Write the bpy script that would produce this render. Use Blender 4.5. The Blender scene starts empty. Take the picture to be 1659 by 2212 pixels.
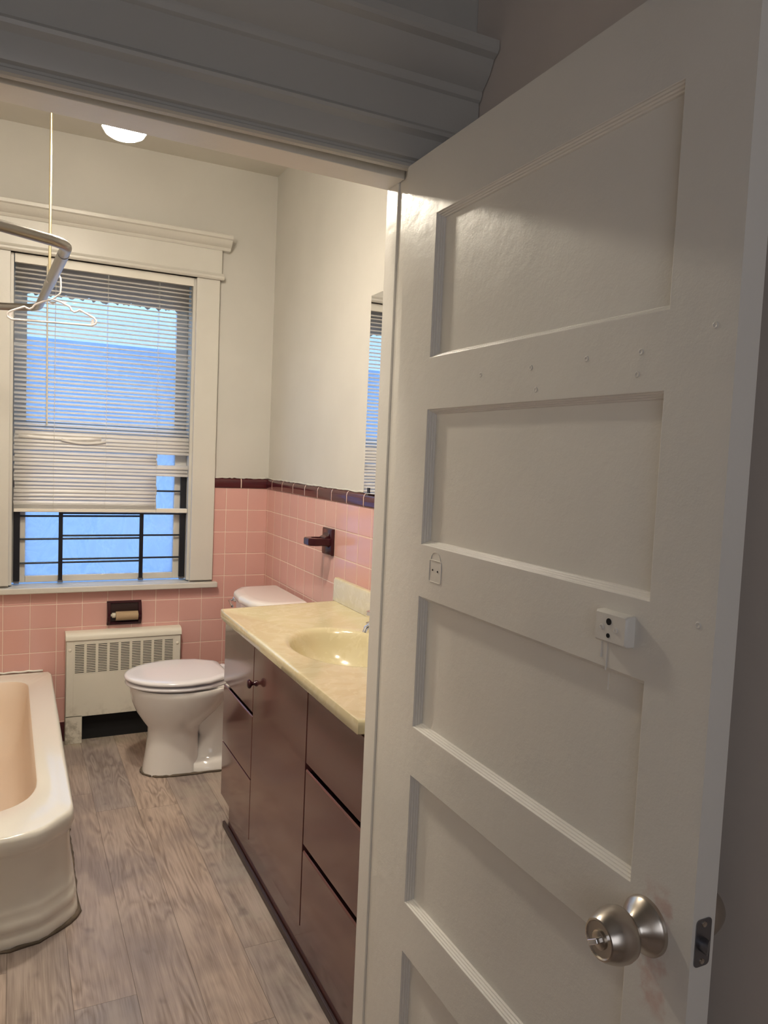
import bpy, math, random
from mathutils import Matrix, Vector
random.seed(7)
C = bpy.context.scene.collection
PI = math.pi

# ------------------------------------------------------------------ mesh helpers
class MB:
    def __init__(s): s.v = []; s.f = []
    def add(s, vs, fs):
        n = len(s.v); s.v += [tuple(map(float, p)) for p in vs]; s.f += [tuple(i + n for i in f) for f in fs]; return s
    def box(s, x0, x1, y0, y1, z0, z1):
        x0, x1 = sorted((x0, x1)); y0, y1 = sorted((y0, y1)); z0, z1 = sorted((z0, z1))
        vs = [(x, y, z) for z in (z0, z1) for y in (y0, y1) for x in (x0, x1)]
        return s.add(vs, [(0, 2, 3, 1), (4, 5, 7, 6), (0, 1, 5, 4), (2, 6, 7, 3), (0, 4, 6, 2), (1, 3, 7, 5)])
    def rings(s, rs, cap0=True, cap1=True, closed=True):
        n = len(rs[0]); vs = [p for r in rs for p in r]; fs = []
        for i in range(len(rs) - 1):
            for j in range(n if closed else n - 1):
                a = i * n + j; b = i * n + (j + 1) % n
                fs.append((a, b, b + n, a + n))
        if cap0: fs.append(tuple(reversed(range(n))))
        if cap1: fs.append(tuple((len(rs) - 1) * n + j for j in range(n)))
        return s.add(vs, fs)
    def tube(s, pts, r, n=12, closed=False):
        pts = [Vector(p) for p in pts]; rs = []; m = len(pts)
        prev = None
        for i, p in enumerate(pts):
            if closed: t = pts[(i + 1) % m] - pts[i - 1]
            else: t = pts[min(i + 1, m - 1)] - pts[max(i - 1, 0)]
            t.normalize()
            if prev is None:
                u = t.orthogonal().normalized()
            else:
                u = (prev - t * prev.dot(t)).normalized()
            prev = u; w = t.cross(u)
            rr = r[i] if isinstance(r, (list, tuple)) else r
            rs.append([p + (u * math.cos(2 * PI * k / n) + w * math.sin(2 * PI * k / n)) * rr for k in range(n)])
        if closed: rs.append(rs[0]); return s.rings(rs, False, False)
        return s.rings(rs)
    def lathe(s, o, axis, prof, n=32):
        """prof: list of (radius, distance along axis)"""
        o = Vector(o); a = Vector(axis).normalized(); u = a.orthogonal().normalized(); w = a.cross(u)
        return s.rings([[o + a * d + (u * math.cos(2 * PI * k / n) + w * math.sin(2 * PI * k / n)) * max(r, 1e-5) for k in range(n)] for r, d in prof])
    def prof_x(s, pr, x0, x1):   # polygon in (y,z) extruded along x
        return s.rings([[(x0, y, z) for y, z in pr], [(x1, y, z) for y, z in pr]])
    def prof_z(s, pr, z0, z1):
        return s.rings([[(x, y, z0) for x, y in pr], [(x, y, z1) for x, y in pr]])
    def prof_y(s, pr, y0, y1):
        return s.rings([[(x, y0, z) for x, z in pr], [(x, y1, z) for x, z in pr]])

BASE = {}
def link(o, parent, base):
    C.objects.link(o)
    if parent:
        o.parent = parent; BASE[o.name] = BASE[parent.name]
    else:
        o.location = base; BASE[o.name] = Vector(base)
    return o
def tag(o, label=None, cat=None, kind=None, group=None):
    if label: o['label'] = label
    if cat: o['category'] = cat
    if kind: o['kind'] = kind
    if group: o['group'] = group
    return o
def empty(name, base):
    return link(bpy.data.objects.new(name, None), None, base)
def obj(name, mb, m, parent=None, base=(0, 0, 0), smooth=None, bevel=None, seg=2):
    me = bpy.data.meshes.new(name)
    b = BASE[parent.name] if parent else Vector(base)
    me.from_pydata([Vector(p) - b for p in mb.v], [], mb.f)
    me.validate(); me.update()
    import bmesh
    bm = bmesh.new(); bm.from_mesh(me); bmesh.ops.recalc_face_normals(bm, faces=bm.faces); bm.to_mesh(me); bm.free()
    me.materials.append(m)
    o = bpy.data.objects.new(name, me); link(o, parent, base)
    if smooth is not None:
        for p in me.polygons: p.use_smooth = True
        if smooth < 180:
            me.set_sharp_from_angle(angle=math.radians(smooth))
    if bevel:
        md = o.modifiers.new('bevel', 'BEVEL'); md.width = bevel; md.segments = seg; md.limit_method = 'ANGLE'; md.angle_limit = math.radians(35)
        for p in me.polygons: p.use_smooth = True
        md.harden_normals = True
    return o

def round_poly(pts, rad, seg=8):
    out = []; n = len(pts)
    for i in range(n):
        p = Vector(pts[i]).to_2d(); a = Vector(pts[i - 1]).to_2d(); b = Vector(pts[(i + 1) % n]).to_2d()
        r = rad[i] if isinstance(rad, (list, tuple)) else rad
        if r <= 0: out.append((p.x, p.y)); continue
        u = (a - p).normalized(); w = (b - p).normalized(); ang = u.angle(w) / 2
        d = min(r / math.tan(ang), (a - p).length * .49, (b - p).length * .49)
        s0 = p + u * d; s1 = p + w * d
        for k in range(seg + 1):
            t = k / seg; q = s0 * (1 - t) ** 2 + p * 2 * t * (1 - t) + s1 * t * t
            out.append((q.x, q.y))
    return out
def cast(poly, c, N=120):
    """sample polygon by rays from c -> N points"""
    out = []; cx, cy = c; n = len(poly)
    for k in range(N):
        a = 2 * PI * k / N; dx, dy = math.cos(a), math.sin(a); best = None
        for i in range(n):
            x1, y1 = poly[i]; x2, y2 = poly[(i + 1) % n]; ex, ey = x2 - x1, y2 - y1
            den = dx * ey - dy * ex
            if abs(den) < 1e-12: continue
            t = ((x1 - cx) * ey - (y1 - cy) * ex) / den; u = ((x1 - cx) * dy - (y1 - cy) * dx) / den
            if t > 0 and -1e-6 <= u <= 1 + 1e-6 and (best is None or t > best): best = t
        out.append((cx + dx * best, cy + dy * best))
    return out
def off(ring, c, d):
    o = []
    for x, y in ring:
        l = math.hypot(x - c[0], y - c[1]); o.append((x + (x - c[0]) / l * d, y + (y - c[1]) / l * d))
    return o
def lift(ring, z): return [(x, y, z) for x, y in ring]

# ------------------------------------------------------------------ material helpers
class NT:
    def __init__(s, name):
        s.m = bpy.data.materials.new(name); s.m.use_nodes = True; s.t = s.m.node_tree; s.n = s.t.nodes; s.l = s.t.links
        s.b = s.n['Principled BSDF']; s.out = s.n['Material Output']
    def node(s, ty, ins=None, **kw):
        x = s.n.new(ty)
        for k, v in kw.items(): setattr(x, k, v)
        for k, v in (ins or {}).items():
            if isinstance(v, bpy.types.NodeSocket): s.l.new(v, x.inputs[k])
            else: x.inputs[k].default_value = v
        return x
    def math(s, op, a, b=0.0, c=None):
        ins = {0: a, 1: b}
        if c is not None: ins[2] = c
        return s.node('ShaderNodeMath', ins, operation=op).outputs[0]
    def mix(s, f, a, b):
        x = s.node('ShaderNodeMix', data_type='RGBA')
        for k, v in ((0, f), (6, a), (7, b)):
            if isinstance(v, bpy.types.NodeSocket): s.l.new(v, x.inputs[k])
            else: x.inputs[k].default_value = (*v, 1) if isinstance(v, tuple) and len(v) == 3 else v
        return x.outputs[2]
    def pos(s):
        return s.node('ShaderNodeNewGeometry').outputs['Position']
    def sep(s, v=None):
        return s.node('ShaderNodeSeparateXYZ', {0: v if v else s.pos()}).outputs
    def comb(s, x, y, z): return s.node('ShaderNodeCombineXYZ', {0: x, 1: y, 2: z}).outputs[0]
    def noise(s, scale, detail=2, vec=None, rough=.5, dist=0):
        return s.node('ShaderNodeTexNoise', {'Vector': vec if vec else s.pos(), 'Scale': scale, 'Detail': detail, 'Roughness': rough, 'Distortion': dist}).outputs[0]
    def ramp(s, f, lo, hi, a=0., b=1.):
        return s.node('ShaderNodeMapRange', {0: f, 1: lo, 2: hi, 3: a, 4: b}, interpolation_type='SMOOTHSTEP').outputs[0]
    def bump(s, h, strength, dist=.001, nrm=None):
        ins = {'Height': h, 'Strength': strength, 'Distance': dist}
        if nrm: ins['Normal'] = nrm
        return s.node('ShaderNodeBump', ins).outputs[0]
    def set(s, **k):
        for n, v in k.items():
            n = n.replace('_', ' ')
            if isinstance(v, bpy.types.NodeSocket): s.l.new(v, s.b.inputs[n])
            else: s.b.inputs[n].default_value = (*v, 1) if isinstance(v, tuple) and len(v) == 3 else v
        return s
def simple(name, col, rough=.5, metal=0., bump=0, bscale=200, coat=0, var=0, spec=.5):
    t = NT(name); t.set(Base_Color=col, Roughness=rough, Metallic=metal, Coat_Weight=coat, Coat_Roughness=.08, Specular_IOR_Level=spec)
    if var:
        f = t.noise(14, 4); t.set(Base_Color=t.mix(t.ramp(f, .35, .7), col, tuple(c * (1 - var) for c in col)))
    if bump: t.set(Normal=t.bump(t.noise(bscale, 3), bump, .001))
    return t.m

def paint(name, col, rough, s1=.25, s2=.3, pink=False, stain=0):
    t = NT(name)
    n = t.bump(t.noise(9, 3), s2, .006)
    n = t.bump(t.noise(70, 3, rough=.6), s1, .0016, n)
    n = t.bump(t.noise(330, 2), s1 * .6, .0006, n)
    c = t.mix(t.ramp(t.noise(3, 4), .35, .7), col, tuple(k * .95 for k in col))
    if stain:
        x, y, z = t.sep()
        f = t.math('MULTIPLY', t.ramp(z, .22, .02, 0, 1), t.ramp(t.noise(22, 5, rough=.7), .45, .68))
        c = t.mix(t.math('MULTIPLY', f, stain), c, (.22, .18, .12))
    if pink:
        x, y, z = t.sep()
        wy = t.math('ADD', y, t.math('MULTIPLY', t.math('SUBTRACT', t.noise(60, 3), .5), .03))
        dy = t.math('ABSOLUTE', t.math('ADD', wy, 3.122))
        dz = t.math('ABSOLUTE', t.math('SUBTRACT', z, .825))
        f = t.math('MULTIPLY', t.ramp(dy, .024, .012), t.ramp(dz, .085, .06))
        f = t.math('MULTIPLY', f, t.ramp(t.noise(40, 4), .35, .6))
        c = t.mix(t.math('MULTIPLY', f, .5), c, (.62, .36, .30))
    t.set(Base_Color=c, Roughness=rough, Normal=n)
    return t.m

def tile_mat(name, col, grout, u_axis, pu, pv, u0, v0, v_axis=2, rough=.12, w=.0018):
    t = NT(name); s = t.sep()
    def edge(c, p, o):
        f = t.math('FRACT', t.math('DIVIDE', t.math('SUBTRACT', c, o), p))
        d = t.math('MINIMUM', f, t.math('SUBTRACT', 1., f))
        return t.math('MULTIPLY', d, p), t.math('FLOOR', t.math('DIVIDE', t.math('SUBTRACT', c, o), p))
    du, iu = edge(s[u_axis], pu, u0)
    if pv: dv, iv = edge(s[v_axis], pv, v0)
    else: dv, iv = 1.0, 0.0
    d = t.math('MINIMUM', du, dv)
    g = t.ramp(d, w * .55, w * .9)      # 0 in grout, 1 on tile
    h = t.ramp(d, w * .5, w * 2.6)
    rnd = t.node('ShaderNodeTexWhiteNoise', {'Vector': t.comb(iu, iv, 1.0)}, noise_dimensions='3D')
    c = t.mix(t.math('MULTIPLY', rnd.outputs[0], .16), col, tuple(k * .86 for k in col))
    c = t.mix(t.ramp(t.noise(5, 3), .4, .75, 0, .25), c, tuple(k * .9 for k in col))
    c = t.mix(g, grout, c)
    r = t.math('SUBTRACT', .75, t.math('MULTIPLY', g, .75 - rough))
    n = t.bump(h, .6, .0012)
    # every tile sits a touch differently
    n2 = t.node('ShaderNodeVectorMath', {0: rnd.outputs[1], 1: (.5, .5, .5)}, operation='SUBTRACT').outputs[0]
    n2 = t.node('ShaderNodeVectorMath', {0: n2, 3: .02}, operation='SCALE').outputs[0]
    n = t.node('ShaderNodeVectorMath', {0: n, 1: n2}, operation='ADD').outputs[0]
    n = t.node('ShaderNodeVectorMath', {0: n}, operation='NORMALIZE').outputs[0]
    n = t.bump(t.noise(25, 2), .08, .002, n)
    t.set(Base_Color=c, Roughness=r, Normal=n)
    return t.m

def floor_mat():
    t = NT('vinyl plank floor'); x, y, z = t.sep(); W = .1475; L = 1.22
    u = t.math('DIVIDE', t.math('ADD', x, .58), W); iu = t.math('FLOOR', u); fu = t.math('FRACT', u)
    r1 = t.node('ShaderNodeTexWhiteNoise', {'W': t.math('ADD', iu, 4.3)}, noise_dimensions='1D').outputs[0]
    v = t.math('ADD', t.math('DIVIDE', t.math('ADD', y, 1.5), L), t.math('MULTIPLY', t.math('FLOOR', t.math('MULTIPLY', r1, 7)), .37))
    v = t.math('ADD', v, t.math('MULTIPLY', iu, .4))
    iv = t.math('FLOOR', v); fv = t.math('FRACT', v)
    r2 = t.node('ShaderNodeTexWhiteNoise', {'Vector': t.comb(iu, iv, 0.0)}, noise_dimensions='3D').outputs[0]
    ox = t.math('MULTIPLY', r2, 37.0)
    # growth-ring contours of a stretched noise field
    p1 = t.comb(t.math('ADD', t.math('MULTIPLY', x, 7.), ox), t.math('MULTIPLY', y, 1.1), ox)
    field = t.noise(1.0, 3, p1, .5, .4)
    ring = t.math('PINGPONG', t.math('MULTIPLY', field, 34.), 1.0)
    patch = t.ramp(t.noise(1.0, 2, t.comb(t.math('ADD', t.math('MULTIPLY', x, 5.), ox), t.math('MULTIPLY', y, 2.2), 3.0)), .42, .66)
    ring = t.math('ADD', t.math('MULTIPLY', t.math('SUBTRACT', ring, .5), t.math('ADD', .25, t.math('MULTIPLY', patch, .75))), .5)
    p2 = t.comb(t.math('MULTIPLY', x, 260.), t.math('MULTIPLY', y, 7.), ox)
    fine = t.noise(1.0, 3, p2, .6)
    p3 = t.comb(t.math('MULTIPLY', x, 50.), t.math('MULTIPLY', y, 3.), ox)
    mid = t.noise(1.0, 3, p3, .6, .5)
    grain = t.math('ADD', t.math('MULTIPLY', ring, .34), t.math('ADD', t.math('MULTIPLY', fine, .55), t.math('MULTIPLY', mid, .48)))
    c = t.mix(t.ramp(grain, .35, .95), (.235, .175, .142), (.53, .43, .365))
    # broad tone drift and darker knots
    big = t.noise(2.6, 3)
    c = t.mix(t.ramp(big, .4, .66, 0, .6), c, (.215, .18, .18))
    big2 = t.noise(1.0, 3, t.comb(t.math('MULTIPLY', x, 9.), t.math('MULTIPLY', y, 3.), 5.0))
    c = t.mix(t.ramp(big2, .5, .72, 0, .55), c, (.56, .47, .40))
    kn = t.noise(1.0, 2, t.comb(t.math('MULTIPLY', x, 14.), t.math('ADD', t.math('MULTIPLY', y, 8.), ox), ox))
    c = t.mix(t.ramp(kn, .64, .76, 0, .6), c, (.13, .10, .10))
    tone = t.mix(r2, (.86, .88, .93), (1.08, 1.03, .98))
    mm = t.node('ShaderNodeMix', {0: 1.0}, data_type='RGBA', blend_type='MULTIPLY'); t.l.new(c, mm.inputs[6]); t.l.new(tone, mm.inputs[7])
    c = mm.outputs[2]
    # dust along the vanity and by the window wall
    du = t.math('MULTIPLY', t.ramp(x, -.62, -.50), t.ramp(t.noise(9, 5, rough=.65), .40, .66))
    c = t.mix(t.math('MULTIPLY', du, .45), c, (.40, .36, .30))
    du = t.math('MULTIPLY', t.ramp(y, -.18, -.06), t.ramp(t.noise(12, 5, rough=.65), .35, .6))
    c = t.mix(t.math('MULTIPLY', du, .5), c, (.36, .32, .22))
    eu = t.math('MULTIPLY', t.math('MINIMUM', fu, t.math('SUBTRACT', 1., fu)), W)
    ev = t.math('MULTIPLY', t.math('MINIMUM', fv, t.math('SUBTRACT', 1., fv)), L)
    e = t.ramp(t.math('MINIMUM', eu, ev), .0003, .0012)
    c = t.mix(t.math('ADD', .35, t.math('MULTIPLY', e, .65)), (.09, .065, .05), c)
    n = t.bump(grain, .25, .0012); n = t.bump(e, .5, .001, n)
    t.set(Base_Color=c, Roughness=t.ramp(grain, .3, 1., .55, .36), Normal=n)
    return t.m

M = {}
M['wall'] = paint('cream wall paint', (.595, .572, .525), .55, .12, .25)
M['ceil'] = paint('ceiling paint', (.66, .63, .57), .7, .1, .2)
M['trim'] = paint('gloss white trim paint', (.64, .615, .56), .33, .18, .3)
M['door'] = paint('gloss door paint', (.84, .81, .75), .30, .28, .40, pink=True)
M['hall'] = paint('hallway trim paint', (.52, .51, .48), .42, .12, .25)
M['hallwall'] = paint('hallway wall paint', (.74, .66, .60), .6, .12, .25)
M['floor'] = floor_mat()
TP = (.68, .385, .34); GR = (.82, .66, .56)
M['tile_b'] = tile_mat('pink tile window wall', TP, GR, 0, .1095, .1095, 0.004, 1.19 - .1095 * 12)
M['tile_r'] = tile_mat('pink tile right wall', TP, GR, 1, .1125, .1095, -.030, 1.19 - .1095 * 12)
M['cap_b'] = tile_mat('maroon cap window wall', (.075, .012, .016), GR, 0, .1525, 0, -.143, 0, w=.003)
M['cap_r'] = tile_mat('maroon cap right wall', (.075, .012, .016), GR, 1, .1565, 0, -.105, 0, w=.003)
M['maroon'] = simple('maroon ceramic', (.04, .007, .011), .16, spec=.35)
M['porc'] = simple('white porcelain', (.88, .84, .80), .10, coat=.4)
M['seat'] = simple('white toilet seat plastic', (.84, .81, .83), .16, coat=.3)
M['tub'] = simple('cream enamel', (.84, .80, .72), .16, coat=.35, bump=.05, bscale=20)
M['basin_in'] = simple('worn enamel with reflected pink', (.80, .64, .50), .38)  # pink reflected inside the tub is put into the base colour
M['caulk'] = simple('old dirty caulk', (.16, .12, .085), .8, bump=.6, bscale=120, var=.5)
M['cab'] = simple('glossy maroon laminate', (.135, .052, .046), .13, coat=.5, var=.06)
M['cabdark'] = simple('dark cabinet carcass', (.03, .014, .013), .4)
M['toe'] = simple('dark toe board', (.05, .032, .032), .4)
M['chrome'] = simple('chrome', (.85, .85, .87), .08, 1)
M['nickel'] = simple('satin nickel', (.56, .51, .45), .27, 1)
M['steel'] = simple('dull steel', (.25, .25, .27), .38, 1)
M['brass'] = simple('pale brass rod', (.72, .62, .40), .3, 1)
M['pipe'] = simple('worn chrome pipe', (.33, .31, .29), .30, 1)
M['black'] = simple('black painted iron', (.008, .009, .014), .35)
M['void'] = simple('dark inside', (.006, .006, .007), .8)
M['card'] = simple('cardboard', (.42, .30, .18), .8)
M['ivory'] = simple('ivory plastic', (.70, .64, .52), .35)
M['blind'] = simple('ivory blind vinyl', (.78, .74, .66), .42)
def blind_mat():
    t = NT('ivory blind vinyl'); d = t.node('ShaderNodeBsdfDiffuse', {'Color': (.86, .83, .79, 1)}).outputs[0]
    tl = t.node('ShaderNodeBsdfTranslucent', {'Color': (.82, .80, .80, 1)}).outputs[0]; g = t.node('ShaderNodeBsdfGlossy', {'Roughness': .35}).outputs[0]
    b = t.node('ShaderNodeMixShader', {0: .30, 1: d, 2: tl}).outputs[0]; b = t.node('ShaderNodeMixShader', {0: .05, 1: b, 2: g}).outputs[0]
    t.l.new(b, t.out.inputs[0]); return t.m
M['slat'] = blind_mat()
M['hang'] = simple('white hanger plastic', (.74, .68, .66), .35)
M['rad'] = paint('cream radiator enamel', (.78, .74, .64), .42, .06, .1, stain=.75)
M['mirror'] = simple('mirror', (.93, .94, .95), .01, 1)
M['cord'] = simple('white cord', (.75, .72, .66), .7)
def counter_mat():
    t = NT('yellow cultured marble'); n = t.noise(5, 5, dist=3.0, rough=.65)
    c = t.mix(t.ramp(n, .47, .56), (.63, .55, .34), (.66, .585, .38)); c = t.mix(t.ramp(t.noise(9, 4, dist=4), .56, .6, 0, .35), c, (.74, .67, .45))
    t.set(Base_Color=c, Roughness=.2, Coat_Weight=.3, Coat_Roughness=.06); return t.m
M['counter'] = counter_mat()
def glass_mat(name, lo, hi):
    t = NT(name)
    tr = t.node('ShaderNodeBsdfTransparent', {'Color': (.92, .96, 1, 1)}).outputs[0]
    tl = t.node('ShaderNodeBsdfTranslucent', {'Color': (.66, .68, .74, 1)}).outputs[0]
    gl = t.node('ShaderNodeBsdfGlossy', {'Roughness': .05}).outputs[0]
    x, y, z = t.sep()
    n = t.noise(9, 4, t.comb(x, y, t.math('MULTIPLY', z, .6)), .6, 1.6)
    a = t.node('ShaderNodeMixShader', {0: t.ramp(n, .35, .62, lo, hi), 1: tr, 2: tl}).outputs[0]
    b = t.node('ShaderNodeMixShader', {0: .05, 1: a, 2: gl}).outputs[0]
    t.l.new(b, t.out.inputs[0]); return t.m
M['glass'] = glass_mat('film covered glass', .35, .85); M['glass_up'] = glass_mat('hazy glass', .06, .14)
def shade_mat():
    t = NT('old window shade'); d = t.node('ShaderNodeBsdfDiffuse', {'Color': (.6, .56, .5, 1)}).outputs[0]
    tl = t.node('ShaderNodeBsdfTranslucent', {'Color': (.5, .47, .45, 1)}).outputs[0]
    b = t.node('ShaderNodeMixShader', {0: .45, 1: d, 2: tl}).outputs[0]; t.l.new(b, t.out.inputs[0]); return t.m
M['shade'] = shade_mat()
def emit(name, col, s):
    t = NT(name); t.set(Base_Color=(0, 0, 0), Emission_Color=(*col, 1), Emission_Strength=s); return t.m
M['lamp'] = emit('lit lamp diffuser', (1, .89, .72), 400)
M['outwall'] = simple('pale neighbour wall', (.24, .29, .38), .8, var=.1)

# ------------------------------------------------------------------ room shell
CZ = 2.73; XL = -1.79; YF = -2.30; YH = -2.42
def struct(name, mb, m, label=None, **k):
    o = obj(name, mb, m, **k); return tag(o, label, None, 'structure')
WX0, WX1, WZ0, WZ1 = -1.180, -.388, .70, 2.20
struct('floor', MB().box(-2.3, .1, -5.3, .0, -.06, 0), M['floor'], 'grey brown wood plank vinyl floor between tub and vanity')
mb = MB()
for a in ((XL - .1, WX0, 0, .14, 0, CZ), (WX1, .1, 0, .14, 0, CZ), (WX0, WX1, 0, .14, 0, WZ0), (WX0, WX1, 0, .14, WZ1, CZ)): mb.box(*a)
struct('wall_back', mb, M['wall'], 'cream painted wall holding the window')
struct('wall_right', MB().box(0, .1, YF, 0, 0, CZ), M['wall'], 'cream painted wall behind mirror and vanity')
struct('wall_left', MB().box(XL - .1, XL, YF, 0, 0, CZ), M['wall'])
DX0, DX1, DZ = -1.262, -.4765, 1.942      # door opening inside the jambs
mb = MB()
for a in ((-2.2, DX0 - .02, YH + .02, YF, 0, CZ), (DX1 + .02, 0.1, YH + .02, YF, 0, CZ), (DX0 - .02, DX1 + .02, YH + .02, YF, DZ + .02, CZ)): mb.box(*a)
struct('wall_front', mb, M['hall'], 'dim painted wall above the doorway')
struct('ceiling', MB().box(XL - .1, .1, YF, .1, CZ, CZ + .08), M['ceil'], 'cream bathroom ceiling')
struct('ceiling_hall', MB().box(-2.3, -.26, -5.3, YF - .001, CZ, CZ + .08), M['hall'])
struct('wall_hall_right', MB().box(-.36, -.26, -5.3, YH + .019, 0, CZ), M['hallwall'], 'dim hallway wall behind the open door')
struct('wall_hall_left', MB().box(-2.3, -2.2, -5.3, YH + .02, 0, CZ), M['hallwall'])
struct('wall_hall_back', MB().box(-2.3, -.26, -5.4, -5.3, 0, CZ), M['hallwall'])

# tile wainscot (cap tile on top, base tile at the floor)
TT = 1.19
mb = MB()
for a in ((WX0 - .12 - .6, WX0 - .11, -.008, 0, 0, TT), (WX1 + .11, 0, -.008, 0, .0, TT), (WX0 - .11, WX1 + .11, -.008, 0, 0, .70)): mb.box(*a)
struct('trim_1', mb, M['tile_b'], 'pink square wall tile below and beside the window')
struct('trim_2', MB().box(-.008, 0, YF, -.008, 0, TT), M['tile_r'], 'pink square wall tile behind toilet and vanity')
cp = [(0, TT), (-.011, TT), (-.0135, TT + .004), (-.0135, TT + .034), (-.011, TT + .043), (-.006, TT + .048), (0, TT + .050)]
mb = MB().prof_x(cp, WX1 + .112, -.003)
struct('trim_3', mb, M['cap_b'], 'maroon cap tile course right of the window', smooth=60)
mb = MB().prof_y([(a, z) for a, z in cp], YF, -.014)
struct('trim_4', mb, M['cap_r'], 'maroon cap tile course under the mirror', smooth=60)
struct('trim_5', MB().box(-1.0, -.0, -.014, -.008, 0, .09).box(-.014, -.008, -1.05, -.014, 0, .09), M['cap_b'], 'maroon base tile at the floor')

mb = MB()
mb.tube([(WX1 + .115 + i * .012, -.006 + random.uniform(-.002, .001), TT + .051 + random.uniform(-.0015, .003)) for i in range(23)], [.0035 + random.uniform(-.001, .002) for _ in range(23)], 6)
mb.tube([(-.006 + random.uniform(-.001, .002), -.01 - i * .02, TT + .051 + random.uniform(-.001, .0025)) for i in range(60)], [.0032 + random.uniform(-.001, .002) for _ in range(60)], 6)
struct('trim_11', mb, M['wall'], 'lumpy painted plaster edge above the maroon cap tiles', smooth=180)

# ------------------------------------------------------------------ window
win = empty('window_1', (-.784, 0, .70)); tag(win, 'white framed window behind broken blinds', None, 'structure')
mb = MB(); cw = .11
for x0, x1 in ((WX0 - cw, WX0), (WX1, WX1 + cw)):
    mb.box(x0, x1, -.026, 0, .735, 2.20)
obj('side_casing', mb, M['trim'], win, bevel=.003)
mb = MB()
ex0, ex1 = WX0 - cw, WX1 + cw
mb.box(ex0 - .006, ex1 + .006, -.030, 0, 2.185, 2.33)
mb.prof_x([(0, 2.185), (-.038, 2.185), (-.046, 2.192), (-.046, 2.202), (-.038, 2.208), (-.034, 2.216), (0, 2.216)], ex0 - .018, ex1 + .016)
obj('head_casing', mb, M['trim'], win, bevel=.002)
mb = MB().prof_x([(0, 2.325), (-.034, 2.325), (-.040, 2.332), (-.042, 2.338), (-.052, 2.342), (-.066, 2.355), (-.074, 2.368), (-.084, 2.372), (-.086, 2.386), (-.082, 2.391), (0, 2.395)], ex0 - .04, ex1 + .043)
obj('crown_cap', mb, M['trim'], win, smooth=30)
obj('stool', MB().box(ex0 - .02, ex1 + .022, -.048, 0.0, .700, .727).box(WX0, WX1, 0, .085, .700, .727), M['trim'], win, bevel=.005)
mb = MB()   # jamb liner and stops
mb.box(WX0, WX0 + .012, .0, .13, .735, WZ1).box(WX1 - .012, WX1, .0, .13, .735, WZ1).box(WX0, WX1, .0, .13, WZ1 - .012, WZ1)
obj('jamb_liner', mb, M['trim'], win)
def sash(name, y0, y1, z0, z1, st=.055, bot=.05, top=.04, gm='glass'):
    x0, x1 = WX0 + .012, WX1 - .012
    m = MB().box(x0, x0 + st, y0, y1, z0, z1).box(x1 - st, x1, y0, y1, z0, z1).box(x0 + st, x1 - st, y0, y1, z0, z0 + bot).box(x0 + st, x1 - st, y0, y1, z1 - top, z1)
    s = obj(name, m, M['trim'], win, bevel=.003)
    p = obj('pane', MB().box(x0 + st, x1 - st, (y0 + y1) / 2 - .002, (y0 + y1) / 2 + .002, z0 + bot, z1 - top), M[gm], s)
    return s
sash('upper_sash', .10, .13, 1.42, WZ1 - .012, gm='glass_up')
sash('lower_sash', .065, .095, .735, 1.45, bot=.03)

# ragged shade behind the blind
rs = []; m = MB(); N = 90; top = []; botm = []
for i in range(N + 1):
    x = WX0 + .02 + (WX1 - WX0 - .04) * i / N
    zb = 2.03 + .006 * math.sin(i * 1.1) + random.uniform(-.006, .006)
    top.append((x, .055, 2.18)); botm.append((x, .055 + .004 * math.sin(i * .5), zb))
m.add(top + botm, [(i, i + 1, N + 2 + i, N + 1 + i) for i in range(N)])
sh = obj('roller_shade', m, M['shade'], win); md = sh.modifiers.new('s', 'SOLIDIFY'); md.thickness = .001
tag(sh, 'old ragged shade behind the blinds')

# ------------------------------------------------------------------ blinds
bl = empty('window_blind', (-.784, .02, 2.19)); tag(bl, 'ivory horizontal mini blind with broken lower slats in the window', 'blind')
BX0, BX1 = -1.165, -.401
obj('headrail', MB().box(BX0 + .004, BX1, .004, .036, 2.158, 2.188), M['blind'], bl, bevel=.003)
obj('valance', MB().box(BX0, BX1 + .003, -.004, .002, 2.146, 2.187), M['blind'], bl, bevel=.002)
def slat(mb, x0, x1, y, z, tilt, sag=0.0, w=.025, skew=0.0):
    N = 8; K = 5; vs = []
    for i in range(N + 1):
        t = i / N; x = x0 + (x1 - x0) * t; dz = sag * math.sin(PI * t) + skew * t
        for k in range(K):
            s = (k / (K - 1) - .5) * w; h = .0022 * (1 - (2 * k / (K - 1) - 1) ** 2)
            vs.append((x, y + s * math.cos(tilt) - h * math.sin(tilt), z + dz + s * math.sin(tilt) + h * math.cos(tilt)))
    fs = [(i * K + k, (i + 1) * K + k, (i + 1) * K + k + 1, i * K + k + 1) for i in range(N) for k in range(K - 1)]
    mb.add(vs, fs)
mb = MB(); z = 2.148; i = 0; P_ = .0204
while z > 1.42:
    tl = math.radians(24 + random.uniform(-3, 3) + (2.15 - z) * 4)
    dz = random.uniform(-.0012, .0012)
    if i == 16: z -= .012                              # a slat is missing here
    slat(mb, BX0 + random.uniform(0, .004), BX1 - random.uniform(0, .004), .021, z + dz, tl, 0)
    z -= P_ * (0.97 if z > 1.75 else .93); i += 1
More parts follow.
